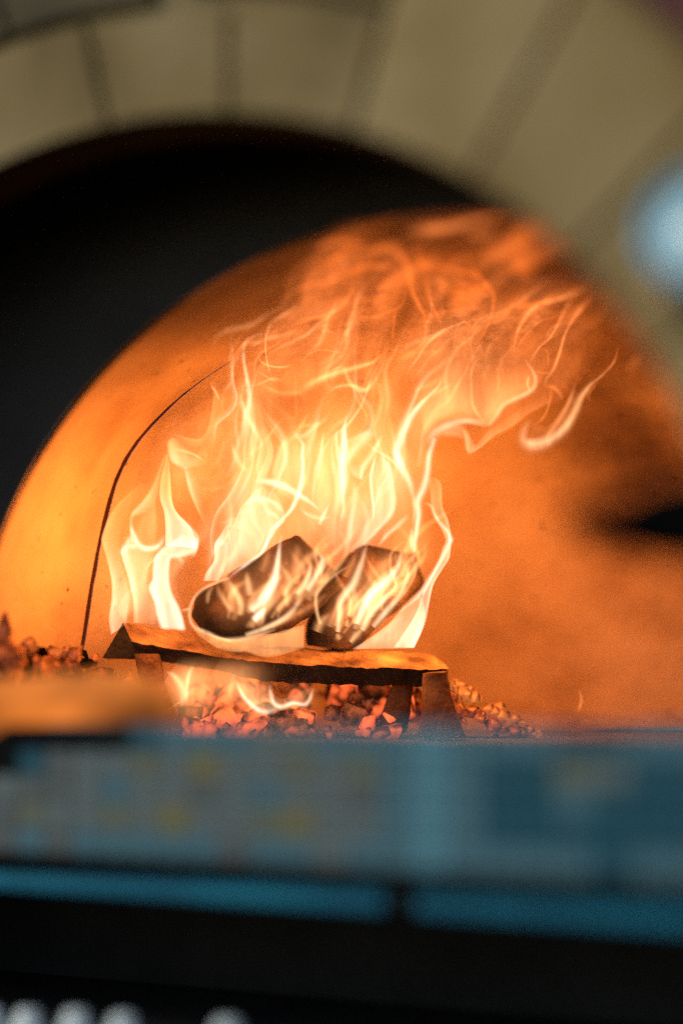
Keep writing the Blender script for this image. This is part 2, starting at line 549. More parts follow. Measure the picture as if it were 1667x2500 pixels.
# ------------------------------------------------------------------ generic lofts between two traced outlines
def loft(A, B, d, k=.8, n=40, m=20, rough=0, cap=True, seed=0, smooth=True, power=1.0, dr=None):
    A, B = resample(A, n), resample(B, n)
    vs = []
    for i in range(n):
        dd = prof(d, i / (n - 1)) if isinstance(d, (list, tuple)) else d
        w = np.linalg.norm(B[i] - A[i]) * dd / FPX
        for j in range(m):
            ph = 2 * math.pi * j / m
            u = (1 - math.cos(ph)) / 2
            s = math.sin(ph)
            s = math.copysign(abs(s) ** power, s)
            q = A[i] + (B[i] - A[i]) * u
            p = unproj(q[0], q[1], dd - s * k * w / 2)
            if rough:
                p += sm_noise(p + Vector((seed, 0, 0)), 26, rough) + sm_noise(p + Vector((seed, 3, 0)), 80, rough * .45)
            vs.append(p)
    f = grid_faces(n, m)
    if cap:
        f.append(tuple(range(m))[::-1])
        f.append(tuple(range((n - 1) * m, n * m)))
    return mesh('loft', vs, f, smooth)

# ------------------------------------------------------------------ logs
def split_beam():
    t = thing('split_log', 'long split log laid level as a beam across the other logs, below the flames', 'log', unproj(660, 1640, 2.2))
    inv = -Vector(t.location)
    n = 60
    ridge = resample([(301, 1520), (391, 1534), (477, 1545), (600, 1572), (743, 1582), (871, 1587), (967, 1590), (1046, 1598), (1092, 1626)], n)
    front = resample([(322, 1566), (391, 1580), (519, 1600), (600, 1611), (696, 1620), (855, 1628), (960, 1631), (1032, 1634), (1090, 1634)], n)
    low = resample([(340, 1609), (394, 1606), (520, 1632), (600, 1652), (685, 1667), (855, 1673), (960, 1674), (1030, 1675), (1082, 1672)], n)
    back = resample([(251, 1606), (330, 1610), (500, 1630), (600, 1640), (743, 1650), (871, 1655), (967, 1660), (1046, 1664), (1090, 1662)], n)
    vs = []
    R = 5
    for i in range(n):
        b = .03 * (i / (n - 1))
        cs = [(ridge[i], 2.235 + b), (front[i], 2.17 + b), (low[i], 2.185 + b), (back[i], 2.275 + b)]
        if i == 0:
            cs = [(c, 2.185 + 0 * k) for k, (c, d) in enumerate(cs)]
        pts = [unproj(c[0], c[1], d) for c, d in cs]
        for k in range(4):
            for q in range(R):
                p = pts[k].lerp(pts[(k + 1) % 4], q / R)
                if i:
                    p += sm_noise(p, 30, .0009) + sm_noise(p, 90, .0022) + sm_noise(p, 240, .0014)
                vs.append(p)
    m = 4 * R
    me = mesh('log_body', vs, grid_faces(n, m) + [tuple(range((n - 1) * m, n * m))])
    me.materials.append(M_bark); me.materials.append(M_endgrain)
    for q in me.polygons:
        if q.index < (n - 1) * m and R <= q.index % m < 3 * R:
            q.material_index = 1
    o = link('log_body', me, None, t); o.location = inv
    # front and underside faces use the dark material; end face is its own piece
    fs = []
    me2 = mesh('end_face', [v + (-FWD) * .0008 for v in vs[:m]], [tuple(range(m))])
    o = link('end_face', me2, M_endgrain, t); o.location = inv
    return t
split_beam()

def prop_log(name, label, A, B, d, mat, k=.9, rough=.002, power=.5, seed=1, kind='log'):
    me = loft(A, B, d, k, 26, 16, rough, True, seed, False, power)
    o = link(name, me, mat)
    o['label'], o['category'] = label, kind
    return o
prop_log('short_log', 'short split log propping up the left end of the beam log', [(326, 1596), (350, 1690), (382, 1772)], [(391, 1596), (412, 1690), (446, 1772)], 2.185, M_bark_dark)
prop_log('short_log', 'dark short log leaning under the right end of the beam log, nearer its middle', [(956, 1666), (938, 1720), (915, 1790)], [(1012, 1666), (1002, 1720), (992, 1790)], 2.24, M_bark_dark, seed=2)
prop_log('short_log', 'short split log standing slanted under the far right end of the beam log', [(1032, 1646), (1030, 1710), (1020, 1800)], [(1086, 1640), (1108, 1710), (1135, 1800)], 2.17, M_bark_dark, seed=3)
M_logs = M_char
prop_log('charred_log', 'charred log with its blackened end toward us, left of the two on the beam',
         [(466, 1496), (480, 1453), (538, 1416), (598, 1378), (648, 1341), (690, 1318), (724, 1304)],
         [(468, 1508), (503, 1542), (551, 1557), (640, 1553), (710, 1534), (780, 1484), (842, 1426)], [2.19, 2.21, 2.23, 2.25], M_char, k=.75, rough=.004, power=.6, seed=4)
prop_log('charred_log', 'steeply tilted charred log, right of the two on the beam',
         [(748, 1575), (750, 1520), (785, 1440), (815, 1390), (850, 1352), (884, 1328)],
         [(865, 1590), (885, 1575), (930, 1520), (985, 1475), (1034, 1425), (1014, 1357)], [2.26, 2.28, 2.30], M_char, k=.7, rough=.004, power=.6, seed=5)
# ember log in front, out of focus
prop_log('ember_log', 'glowing orange ember log lying at the front left of the hearth, out of focus',
         [(-150, 1690), (-40, 1664), (80, 1648), (200, 1640), (330, 1648), (420, 1690)],
         [(-150, 1790), (-40, 1796), (80, 1798), (200, 1796), (330, 1792), (425, 1775)], 1.74, M_ember, k=.7, rough=.004, power=.8, seed=6)
# iron bracket on the right jamb
prop_log('iron_bracket', 'dark iron bracket jutting across the fire glow at the right of the mouth',
         [(1355, 1255), (1415, 1232), (1500, 1222), (1560, 1196), (1640, 1180), (1790, 1140)],
         [(1362, 1280), (1425, 1325), (1520, 1345), (1600, 1372), (1680, 1390), (1800, 1420)], 1.34, M_black, k=.5, rough=.004, power=.9, seed=9, kind='bracket')

# ------------------------------------------------------------------ coals
def lump(sz, seed, boxy=.4):
    rr = random.Random(seed)
    bm = bmesh.new()
    if rr.random() < boxy:
        pts = [Vector((x, y, z)) * .82 for x in (-1, 1) for y in (-1, 1) for z in (-1, 1)]
        pts = [p + Vector((rr.uniform(-.25, .25), rr.uniform(-.25, .25), rr.uniform(-.25, .25))) for p in pts]
        pts += [Vector((rr.uniform(-1, 1), rr.uniform(-1, 1), rr.uniform(-1, 1))) * .9 for _ in range(4)]
    else:
        pts = [Vector((rr.gauss(0, 1), rr.gauss(0, 1), rr.gauss(0, 1))).normalized() * rr.uniform(.8, 1.15) for _ in range(11)]
    sc = Vector((rr.uniform(.75, 1.35), rr.uniform(.7, 1.1), rr.uniform(.7, 1.1))) * sz
    for p in pts:
        bm.verts.new((p.x * sc.x, p.y * sc.y, p.z * sc.z))
    h = bmesh.ops.convex_hull(bm, input=bm.verts)
    bmesh.ops.delete(bm, geom=[v for v in bm.verts if not v.link_faces], context='VERTS')
    R = Matrix.Rotation(rr.uniform(0, 6), 3, Vector((rr.uniform(-1, 1), rr.uniform(-1, 1), rr.uniform(-1, 1))).normalized())
    bmesh.ops.rotate(bm, verts=bm.verts, matrix=R)
    bmesh.ops.bevel(bm, geom=bm.edges[:], offset=sz * .07, segments=1, affect='EDGES')
    me = bpy.data.meshes.new('coal')
    bm.to_mesh(me); bm.free()
    return me
cseed = 100
def coal(px, py, d, r_px, mat, label, group, boxy=.5, sc=None):
    global cseed
    cseed += 1
    o = link('coal', lump(r_px * d / FPX, cseed, boxy), mat)
    o.location = unproj(px, py, room((px, py), d + .03) - .03)
    if sc:
        o.scale = sc
    o['label'], o['category'], o['group'] = label, 'coal', group
    return o
LL, LG = 'small dark reddish coal in the heap at the far left of the beam log', 'dark coals heaped on the left'
def c4(x, y):
    return x / 3.136, 1400 + y / 3.136
for (x, y, r) in [(45, 560, 22), (110, 660, 20), (60, 680, 22), (200, 625, 14), (285, 670, 13),
                  (320, 600, 13), (350, 655, 13), (385, 700, 15), (420, 640, 15), (460, 650, 14), (500, 600, 14), (540, 640, 14), (560, 690, 16),
                  (585, 620, 12), (640, 630, 13), (660, 680, 13), (300, 730, 18), (220, 740, 20), (140, 760, 22), (30, 770, 24),
                  (480, 720, 16), (410, 760, 16), (600, 740, 15), (700, 700, 14), (520, 790, 18), (320, 810, 20), (20, 640, 18), (160, 640, 12)]:
    px, py = c4(x, y)
    coal(px, py, 2.16 + random.uniform(-.03, .05), r * 1.6, random.choice((M_coal_dark, M_coal_ash, M_black)), LL, LG)
px, py = c4(35, 430)
coal(px, py, 2.18, 22, M_coal_dark, 'tall dark upright coal at the left edge of the picture', LG, 0, (.8, .8, 1.6))
px, py = c4(228, 550)
coal(px, py, 2.13, 23, M_coal_ash, 'blocky reddish coal perched on top of the left heap', LG, 1)
px, py = c4(740, 640)
coal(px, py, 2.17, 17, M_coal_dark, 'reddish coal beside the dark end of the beam log', LG, 0)
# fill under the left heap
rr = random.Random(3)
for k in range(34):
    px = rr.uniform(-40, 330)
    coal(px, rr.uniform(1650, 1770), 2.12 + rr.uniform(0, .1), rr.uniform(20, 34), rr.choice((M_coal_dark, M_coal_ash)), LL, LG)
HL, HG = 'salmon glowing coal in the bed under the beam log', 'glowing coals under the beam log'
for k in range(95):
    px, py = rr.uniform(450, 970), rr.uniform(1672, 1800)
    d = 2.30 - (py - 1672) / 128 * .10 + rr.uniform(-.01, .02)
    mt = rr.choice((M_coal_hot, M_coal_hot, M_coal_dim, M_coal_ash))
    coal(px, py, d, rr.choice((10, 14, 20, 28, 36, 46)) * rr.uniform(.8, 1.15), mt,
         {M_coal_hot: HL, M_coal_dim: 'dark cooling coal with glowing cracks in the bed under the beam log', M_coal_ash: 'ash coated coal in the bed under the beam log'}[mt], HG)
RL, RG = 'dark reddish coal low in the slope right of the beam log', 'coals sloping down on the right'
for k in range(90):
    px = rr.uniform(1085, 1350)
    top = 1640 + (px - 1085) * .58
    py = top + 10 + abs(rr.gauss(0, 1)) * 45
    if py > 1815:
        continue
    d = 2.27 - (py - top) * .0006 + rr.uniform(-.01, .01)
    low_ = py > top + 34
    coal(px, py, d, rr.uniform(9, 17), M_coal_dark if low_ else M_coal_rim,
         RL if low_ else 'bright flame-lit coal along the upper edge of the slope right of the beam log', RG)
# loose ones behind, seen between the props
for k in range(26):
    coal(rr.uniform(990, 1110), rr.uniform(1690, 1800), 2.3, rr.uniform(14, 22), M_coal_dark, RL, RG)

# ------------------------------------------------------------------ the fire
fire = thing('log_fire', 'tall orange and white flames rising from the burning logs and licking right along the vault', 'fire', unproj(760, 1600, 2.25))
FV = -Vector(fire.location)
def crop(x0, y0, s):
    return lambda x, y: (x0 + x / s, y0 + y / s)
cA, cB, cC, cD = crop(200, 1000, 3.136), crop(200, 1300, 3.136), crop(600, 1000, 3.136), crop(600, 1300, 3.136)
cE, cF, cG, cH = crop(450, 800, 3.136), crop(850, 800, 3.136), crop(600, 520, 3.136), crop(1050, 600, 2.851)
c1, c3 = crop(200, 1250, 1.6505), crop(500, 500, 1.4255)
CR = dict(A=cA, B=cB, C=cC, D=cD, E=cE, F=cF, G=cG, H=cH, a=c1, c=c3, s=lambda x, y: (x, y))
def P(txt):
    """'A143,960 160,880 B..' -> picture points"""
    out, c = [], None
    for tok in txt.split():
        if tok[0].isalpha():
            c = CR[tok[0]]
            tok = tok[1:]
        x, y = tok.split(',')
        out.append(c(float(x), float(y)))
    return out
def flame_colour(h):
    lo, hi = np.array((1, .175, .02)), np.array((1, .84, .64))
    mid = np.array((1, .52, .205))
    return lo + (mid - lo) * h * 2 if h < .5 else mid + (hi - mid) * (h * 2 - 1)
GAIN = .66
NF = 0
def flame(A, B, I, heat, d, pr, vp=(0, 1, 1, 0), k=.7, n=44, m=24):
    global NF
    NF += 1
    A, B = resample(A, n), resample(B, n)
    verts, cols = [], []
    for i in range(n):
        v = i / (n - 1)
        dd = room((A[i] + B[i]) / 2, d)
        w = max(np.linalg.norm(B[i] - A[i]), 1) * dd / FPX
        h = heat if not isinstance(heat, (tuple, list)) else prof(heat, v)
        c = flame_colour(h) * I * prof(vp, v) * GAIN
        for j in range(m):
            ph = 2 * math.pi * j / m
            u = (1 - math.cos(ph)) / 2
            q = A[i] + (B[i] - A[i]) * u
            de = dd - math.sin(ph) * k * w / 2
            p = unproj(q[0], q[1], room(q, de))
            verts.append(p)
            cols.append((*(c * prof(pr, u) * .5), 1))
    me = bpy.data.meshes.new('flame_tongue')
    me.from_pydata([tuple(v) for v in verts], [], grid_faces(n, m))
    at_ = me.color_attributes.new('glow', 'FLOAT_COLOR', 'POINT')
    at_.data.foreach_set('color', np.array(cols, dtype=np.float32).ravel())
    me.polygons.foreach_set('use_smooth', [True] * len(me.polygons))
    o = link('flame_tongue', me, M_flame, fire)
    o.location = FV
    return o
GAUSS = [0, .04, .14, .38, .75, 1, .75, .38, .14, .04, 0]
EDGE = [0, .6, 1, .62, .42, .3, .22, .15, .09, .04, 0]
SOFT = [0, .08, .25, .5, .78, .95, 1, .95, .78, .5, .25, .08, 0]
def line(pts, widths, I, heat, d, pr=GAUSS, vp=(0, 1, 1, 1, 0), n=60, m=20, wf=1.7, k=.7):
    pts = resample(pts, n)
    t = np.gradient(pts, axis=0)
    t /= np.maximum(np.linalg.norm(t, axis=1), 1e-6)[:, None]
    nn = np.stack([-t[:, 1], t[:, 0]], 1)
    ws = np.array([prof(widths if isinstance(widths, (list, tuple)) else [widths], i / (n - 1)) for i in range(n)]) * wf
    return flame(pts - nn * ws[:, None] / 2, pts + nn * ws[:, None] / 2, I, heat, d, pr, vp, k, n, m)
rd = random.Random(21)
def D0(lo=2.16, hi=2.34):
    return rd.uniform(lo, hi)
LWC = 3.136
def ln(txt, w, I, h, d=None, pr=GAUSS, vp=(0, 1, 1, 1, 0), wf=1.7):
    w = [x / LWC for x in (w if isinstance(w, (list, tuple)) else [w, w])]
    return line(P(txt), w, I, h, d or D0(), pr, vp, wf=wf)
def fl(a, b, I, h, pr, vp=(.6, 1, 1, .4, 0), d=None, k=.6):
    return flame(P(a), P(b), I, h, d or D0(), pr, vp, k)

# broad soft glow, set behind the logs
line([(620, 1560), (690, 1380), (740, 1230), (770, 1090), (820, 960), (880, 850)], [300, 430, 480, 430, 360, 240], .62, .22, 2.36, SOFT, (0, .9, 1, .9, .6, 0), wf=1)
line([(880, 1500), (940, 1330), (960, 1180), (1000, 1060), (1120, 960), (1270, 900)], [200, 260, 260, 220, 200, 120], .40, .2, 2.38, SOFT, (0, .9, 1, .8, .5, 0), wf=1)
line([(480, 1080), (620, 900), (820, 860), (1020, 880), (1250, 860)], [160, 240, 280, 260, 160], .36, .10, 2.40, SOFT, (0, .8, 1, .8, 0), wf=1)
line([(330, 1560), (340, 1400), (390, 1250), (450, 1110), (600, 980)], [180, 230, 230, 200, 120], .42, .25, 2.37, SOFT, (0, 1, .9, .6, 0), wf=1)
line([(820, 780), (1000, 700), (1150, 640), (1280, 620)], [200, 260, 240, 160], .22, .0, 2.45, SOFT, (0, 1, 1, 0), wf=1)
line([(1180, 900), (1290, 790), (1400, 690)], [160, 200, 110], .28, .05, 2.42, SOFT, (0, 1, .8, 0), wf=1)
line([(640, 1400), (690, 1260), (720, 1150), (760, 1040)], [160, 260, 300, 200], .5, .5, 2.32, SOFT, (0, 1, 1, 0), wf=1)
line([(800, 1330), (840, 1200), (860, 1100), (900, 1000)], [200, 260, 250, 160], .5, .5, 2.33, SOFT, (0, 1, 1, 0), wf=1)

line([(420, 1240), (500, 1090), (600, 980), (720, 900)], [120, 200, 220, 140], .42, .22, 2.35, SOFT, (0, 1, 1, 0), wf=1)
line([(960, 1500), (1000, 1350), (985, 1200), (990, 1080)], [100, 130, 130, 100], .45, .4, 2.33, SOFT, (0, 1, 1, 0), wf=1)
# left group
fl('B225,780 208,660 228,520 228,380 200,240 160,100 A150,980 195,850 260,740 360,640 460,560 545,540',
   'B345,700 352,600 365,480 345,380 310,240 290,120 A300,960 330,850 375,740 430,680 490,620 548,550',
   1.5, (.8, .7, .4, .2), [.5, 1, .7, .5, .42, .35, .3, .1], (.7, 1, .9, .7, .5, .3, 0))
fl('B270,590 300,520 350,450 380,430', 'B340,700 355,620 372,520 384,440', .9, .7, [.4, .8, .6, .6, .8, .3], (.6, 1, .8, .2))
fl('A375,1060 372,900 380,800 430,740 510,640 565,530 600,430 645,335', 'A430,1080 405,950 390,830 490,790 575,690 595,600 612,500 655,340',
   1.3, (.8, .6, .4), [.5, 1, .7, .5, .3, .1], (.8, 1, .9, .8, .5))
fl('A430,1030 430,900 480,800 540,680 570,600', 'A560,1040 575,900 570,780 565,680 575,600', .8, .5, [.1, .3, .5, .7, .9, .5], (.2, .7, .9, .4, 0))
fl('A640,1040 640,900 630,780 600,690 598,600 610,500 640,400 655,330', 'A880,1060 880,1000 820,890 740,800 700,730 685,620 680,530 670,420',
   1.7, (.9, .8, .5, .3), [.7, .9, .6, .55, .7, 1.1, .8], (1, 1, 1, .9, .75, .5))
fl('B610,735 578,640 560,540 515,430 545,360 548,280 565,190 620,120 720,60 A770,960', 'B790,745 765,640 735,560 690,470 668,370 668,270 690,190 780,180 865,150 885,60',
   2.0, .9, [.8, 1.1, .8, .7, .7, .8, 1.1, .8], (.9, 1, 1, 1, 1, .8, .4))
ln('B690,195 740,190 775,238', [30, 28, 10], 1.2, .8, vp=(.7, 1, .8))
ln('B490,290 520,240 600,170 680,160', [14, 28, 30, 20], .9, .7)
ln('B830,205 870,150 886,60 870,10 A840,920 760,820', [10, 26, 30, 28, 24, 20], 1.3, .9)
ln('A372,880 400,960 440,1040 510,1065 590,1040 640,960', [30, 40, 50, 50, 50, 40], 1.5, .9)
ln('B320,190 312,140 350,90 A372,960', [40, 50, 50, 40], 1.2, .9)
fl('B395,690 395,560 380,440 345,310 305,190 310,120 A365,1030', 'B570,700 560,600 520,470 500,340 530,220 570,150 A600,1050',
   1.3, (.7, .8, .9), [.5, 1.2, .6, .4, .35, .3, .3, .15], (.4, .8, 1, 1, 1, .5))
fl('A690,212 655,250 663,330 690,400 775,455', 'A760,240 800,300 830,340 900,380 960,420', 1.3, (.4, .6, .7), [.6, 1.1, .7, .5, .4, .2, .1], (.5, 1, 1, .8, .3))
ln('A700,300 790,320 860,345 920,385 955,420', [20, 30, 24, 16, 8], .8, .6)
ln('A955,420 948,340 945,290 900,300', [10, 18, 14, 10], .5, .4)
fl('A700,180 784,206 E95,852 150,820 190,730 208,620 222,520 220,480 192,430 215,395 300,360', 'A760,260 850,290 E200,920 260,860 290,760 300,640 310,560 300,500 290,450 300,420 340,380',
   .75, (.4, .3, .2), [.5, 1, .55, .4, .3, .15, 0], (.4, .9, 1, 1, .8, .8, .8, .4, 0))
ln('E200,440 235,480 262,540 265,570', [24, 26, 20, 8], .9, .5)
fl('A778,440 798,550 830,660 880,770 930,870', 'A840,440 900,550 930,660 960,800 980,960', 1.3, (.8, .6, .3), EDGE, (.3, 1, 1, .8, 0))
ln('A905,600 1000,610 1080,590 1150,540 1220,470', [20, 26, 26, 24, 20], .5, .4)
ln('A960,440 1040,400 1070,320 1100,220', [16, 24, 24, 20], .45, .3)
# second column (upper left centre)
ln('E415,440 435,540 460,620 456,720 440,810 412,900 390,970', [14, 18, 20, 20, 20, 24, 30], 1.0, (.4, .7, .6))
fl('E412,440 435,540 461,640 456,740 436,830 400,920', 'E560,450 540,560 560,660 560,760 530,840 470,930', .35, .2, EDGE, (.6, 1, 1, 1, 0))
ln('E410,445 480,442 560,440 600,425', [12, 16, 14, 8], .45, .3)
ln('E365,880 395,980 440,1060 500,1098', [20, 46, 56, 40], .8, .6)
ln('E760,680 640,840 530,960 440,1070', [20, 40, 46, 50], .55, .4)
ln('E960,640 850,820 760,920 700,1090', [20, 50, 60, 40], .6, .5)
# top left loop
ln('E700,420 655,340 630,240 622,150 G155,960 165,910 200,840 270,790 360,730 430,690', [9, 10, 10, 10, 12, 14, 16, 18, 20, 10], 1.36, (.5, .3))
fl('G155,1000 170,890 240,803 340,733 430,688 520,650', 'G215,1020 330,930 410,850 520,800 640,780 720,720', .55, .15, [.3, .8, .8, .9, .75, .6, .7, .4], (.1, .7, 1, .9, .5))
ln('G380,870 500,805 620,785 700,740 770,670 822,570 825,490', [20, 36, 34, 34, 34, 36, 26], 0.94, .1)
ln('G240,700 330,628 430,570 540,540 620,530 660,490 650,440 700,370', [10, 26, 36, 44, 46, 44, 30, 20], 0.71, .05)
ln('E560,210 600,270 680,298 770,300 835,275', [10, 16, 18, 18, 12], 1.27, .35)
ln('E850,275 900,250 960,200 1050,170 1180,190 1260,212', [14, 16, 14, 12, 12, 10], 0.77, .2)
ln('E570,430 640,460 740,500 850,500 940,480', [24, 40, 50, 50, 40], 0.85, .25)
ln('E520,440 600,420 680,392 770,410', [12, 22, 26, 12], 0.94, .3)
ln('E560,330 620,370 680,400 720,430', [10, 14, 16, 8], 0.77, .3)
ln('E890,480 1000,410 1150,350 1300,310 1450,260 1545,170', [60, 60, 56, 46, 30, 16], 1.44, (.5, .4, .2))
fl('E760,520 950,500 1120,400 1300,330 1450,265', 'E700,330 850,310 1000,250 1180,240 1400,230', .42, .25, [0, .6, 1, .8, .6, .5, .4, .2, 0], (0, 1, 1, .8, 0))
ln('E1110,332 1160,310 1220,293', [8, 12, 8], 1.02, .4)
ln('E1210,255 1240,360 1290,450 1380,478 1440,420 1485,345', [14, 20, 30, 36, 28, 10], 1.61, .5)
ln('E1115,510 1150,460 1250,440 1330,455 1390,480', [16, 34, 34, 30, 20], 1.02, .4)
ln('E620,180 740,100 830,40 860,0', [12, 26, 26, 12], 0.51, .1)
ln('E360,300 410,180 480,120 600,110', [20, 36, 46, 30], 0.65, .15)
ln('E850,310 848,500 855,640 858,790', [12, 16, 20, 16], 0.51, .2)

# centre
ln('C365,190 450,200 500,150 580,95 630,50 652,5', [30, 40, 30, 18, 14, 8], 1.2, (.8, .5))
ln('C372,140 450,125 520,115 590,95', [16, 24, 24, 10], .7, .5)
ln('C380,190 440,270 430,330 440,430 425,560 395,660 350,760 260,860 200,920 160,1020 120,1092', [40, 36, 24, 28, 34, 40, 34, 26, 26, 24, 16], 1.7, .9, 2.17, vp=(.2, .8, 1, 1, 1, 1, .9))
fl('C440,260 470,340 455,460 470,540 430,660', 'C300,260 240,420 210,540 260,640 380,690', .7, .7, [.3, .8, .5, .45, .5, .8, .4], (.3, 1, 1, .8, .3))
ln('C60,540 210,560 300,590 400,650 480,700 570,775', [30, 56, 60, 46, 36, 20], 1.5, .9, 2.19)
ln('C0,735 60,690 140,688 220,715 300,800', [24, 34, 34, 40, 30], 1.0, .8)
ln('C0,730 70,640 150,585', [24, 24, 16], .8, .7)
ln('C140,770 210,800 260,850', [30, 36, 20], .8, .8)
ln('C150,600 140,680 150,760', [30, 36, 24], .5, .6)
ln('C340,180 270,290 230,420 205,540', [14, 24, 28, 34], .9, .7)
ln('C595,160 582,280 565,430 545,560', [12, 30, 34, 14], 1.1, .7)
fl('C594,170 580,300 560,450 540,700', 'C670,170 655,320 640,460 560,700', .6, .4, EDGE, (.2, 1, .9, 0))
ln('C655,300 680,480 697,600 692,740 640,800', [12, 26, 30, 34, 20], 1.2, .8)
ln('C410,740 470,800 560,830 660,820', [20, 34, 40, 20], .8, .7)
ln('C560,880 600,800 650,700', [40, 30, 10], 1.3, .9, vp=(.5, 1, .5, 0))
ln('C776,40 752,160 752,300 738,450 742,600 735,740', [10, 46, 66, 76, 60, 40], 1.9, 1.0, 2.2)
ln('C690,150 698,300 722,430', [26, 40, 50], 1.0, .8)
ln('C720,860 745,760 750,660', [20, 40, 30], .7, .7)
ln('C1000,160 890,235 810,335 770,430', [50, 90, 70, 30], 1.2, .8)
ln('C1050,190 1000,280 950,370 900,440 880,530', [20, 44, 60, 60, 24], 1.0, .8, vp=(0, 1, 1, 1, .6))
fl('C800,480 840,520 885,535 900,470', 'C790,400 850,420 900,400 930,380', .7, .8, [.6, 1, .7, .5, .3, 0], (.2, 1, 1, .3))
ln('C1012,310 975,420 957,520 965,640 978,780 965,870', [16, 24, 26, 24, 18, 8], 1.5, .85)
fl('C1000,340 1060,380 1110,440 1130,560 1149,700 1120,810 1020,920 930,1010 D900,95', 'C1000,340 975,430 958,520 968,640 975,760 900,900 860,1000 800,1060 D790,160',
   1.3, .8, [.6, 1.1, .7, .5, .42, .4, .45, .4, .2], (.2, .8, .8, .8, .9, 1, 1, .9, .4))
ln('C840,540 836,660 815,800 795,930 780,1060 D755,160', [16, 24, 28, 34, 36, 20], 1.1, .8)
ln('C920,250 1010,320 1090,370 1160,430 1220,510', [12, 30, 30, 28, 16], .8, .7)
ln('F720,360 690,450 600,540 500,650 440,760 390,870 368,960 400,1060', [8, 24, 34, 50, 66, 72, 60, 44], 1.6, (.5, .8, 1), vp=(0, .8, 1, 1, 1, 1, .6))
ln('F800,430 740,460 680,495 640,540', [8, 20, 26, 20], .7, .5)
fl('F700,560 620,650 560,770 540,900 520,1060', 'F900,640 780,700 680,780 620,900 600,1060', .75, (.4, .7), EDGE, (.2, .8, 1, .9, .3))
ln('C1150,280 1190,420 1250,550 1290,660', [60, 64, 60, 40], 1.2, .85)
ln('C1445,220 1402,350 1388,480 1360,600 1315,700 1322,800 1302,950 1290,1090', [40, 44, 50, 60, 56, 44, 36, 24], 1.7, .9, vp=(.4, 1, 1, 1, 1, .9, .6))
ln('C1220,560 1270,640 1290,760 1275,900', [24, 36, 30, 18], .8, .7)
ln('C1270,900 1268,980 1275,1092', [20, 34, 30], 1.0, .85)
ln('C1250,800 1160,890 1080,960 1010,1050', [30, 46, 40, 26], 1.0, .8)
ln('C1360,710 1420,740 1440,800 1480,860', [16, 30, 34, 30], .8, .7)
fl('D1290,880 1370,700 1400,560 1435,400 1505,280 1562,180 C1567,960 1550,850 1507,740 1502,600 1485,545 1430,515',
   'D1130,880 1290,640 1340,500 1400,360 1470,220 1510,100 C1530,1000 1470,870 1420,760 1410,650 1400,590 1395,520',
   1.5, (.9, .8, .6, .5), [.6, 1.1, .7, .5, .5, .6, .7, .3], (.8, 1, 1, 1, 1, .9, .8, .7, .2))
ln('C1420,760 1470,850 1540,930 1568,1000 D1568,60 1490,220 1400,370 1335,470 1160,620', [20, 34, 40, 40, 40, 46, 44, 40, 24], 1.5, .9, 2.18)
fl('D1285,885 1335,780 1372,650 1360,540 1335,480', 'D815,892 960,800 1100,690 1150,630 1200,575', 1.5, .68, [.7, 1.1, .9, .75, .7, .75, .9, 1, .6], (.6, 1, 1, .8, .4), d=2.22)
# left of the logs and along their upper rim
fl('B930,370 950,310 1010,210 1018,90 A1060,960 1112,875', 'B1050,370 1085,310 1120,200 1128,90 A1135,980 1122,880', 1.4, .85, [.6, 1.1, .7, .55, .6, .9, .5], (.7, 1, 1, 1, .6, .1), d=2.18)
fl('B1080,335 1122,180 1130,0 A1150,900 1240,720 1390,590', 'B1360,170 1440,20 A1540,870 1555,850 1540,760 1490,640', 1.1, .8, [.6, 1, .65, .5, .5, .5, .7, .4], (.5, 1, 1, .8, .7, .2), d=2.2)
ln('B1120,352 1200,285 1290,222 1380,150 1430,50 A1445,975 1500,890 1568,835', [26, 28, 28, 24, 24, 24, 26, 20], 1.7, .9, 2.15)
ln('B1018,92 1060,80 1120,92', [14, 30, 14], .9, .8)
ln('B1130,350 1060,372 950,420 870,490 832,570 826,650 862,722 960,765 1060,812 1150,822 1300,800 1480,745', [16, 20, 22, 24, 24, 24, 26, 30, 36, 36, 28, 16], 1.3, .62, 2.14, vp=(.8, 1, 1, 1, 1, 1, 1, .9, .4))
ln('B760,600 800,590 830,580', [20, 30, 20], .7, .7)
fl('B850,725 1000,785 1150,822 D0,815 200,775 447,705', 'B900,800 1050,890 1200,918 D0,915 180,955 445,885', 1.2, .5, [.5, .9, .8, .75, .7, .7, .6, .3], (.5, 1, 1, 1, 1, .9), d=2.165)
line([(520, 1520), (620, 1450), (720, 1380), (790, 1330)], [130, 180, 180, 110], .6, .2, 2.13, SOFT, (0, 1, 1, 0), wf=1)
line([(800, 1560), (880, 1470), (960, 1380), (1000, 1320)], [150, 200, 180, 100], .7, .2, 2.19, SOFT, (0, 1, 1, 0), wf=1)
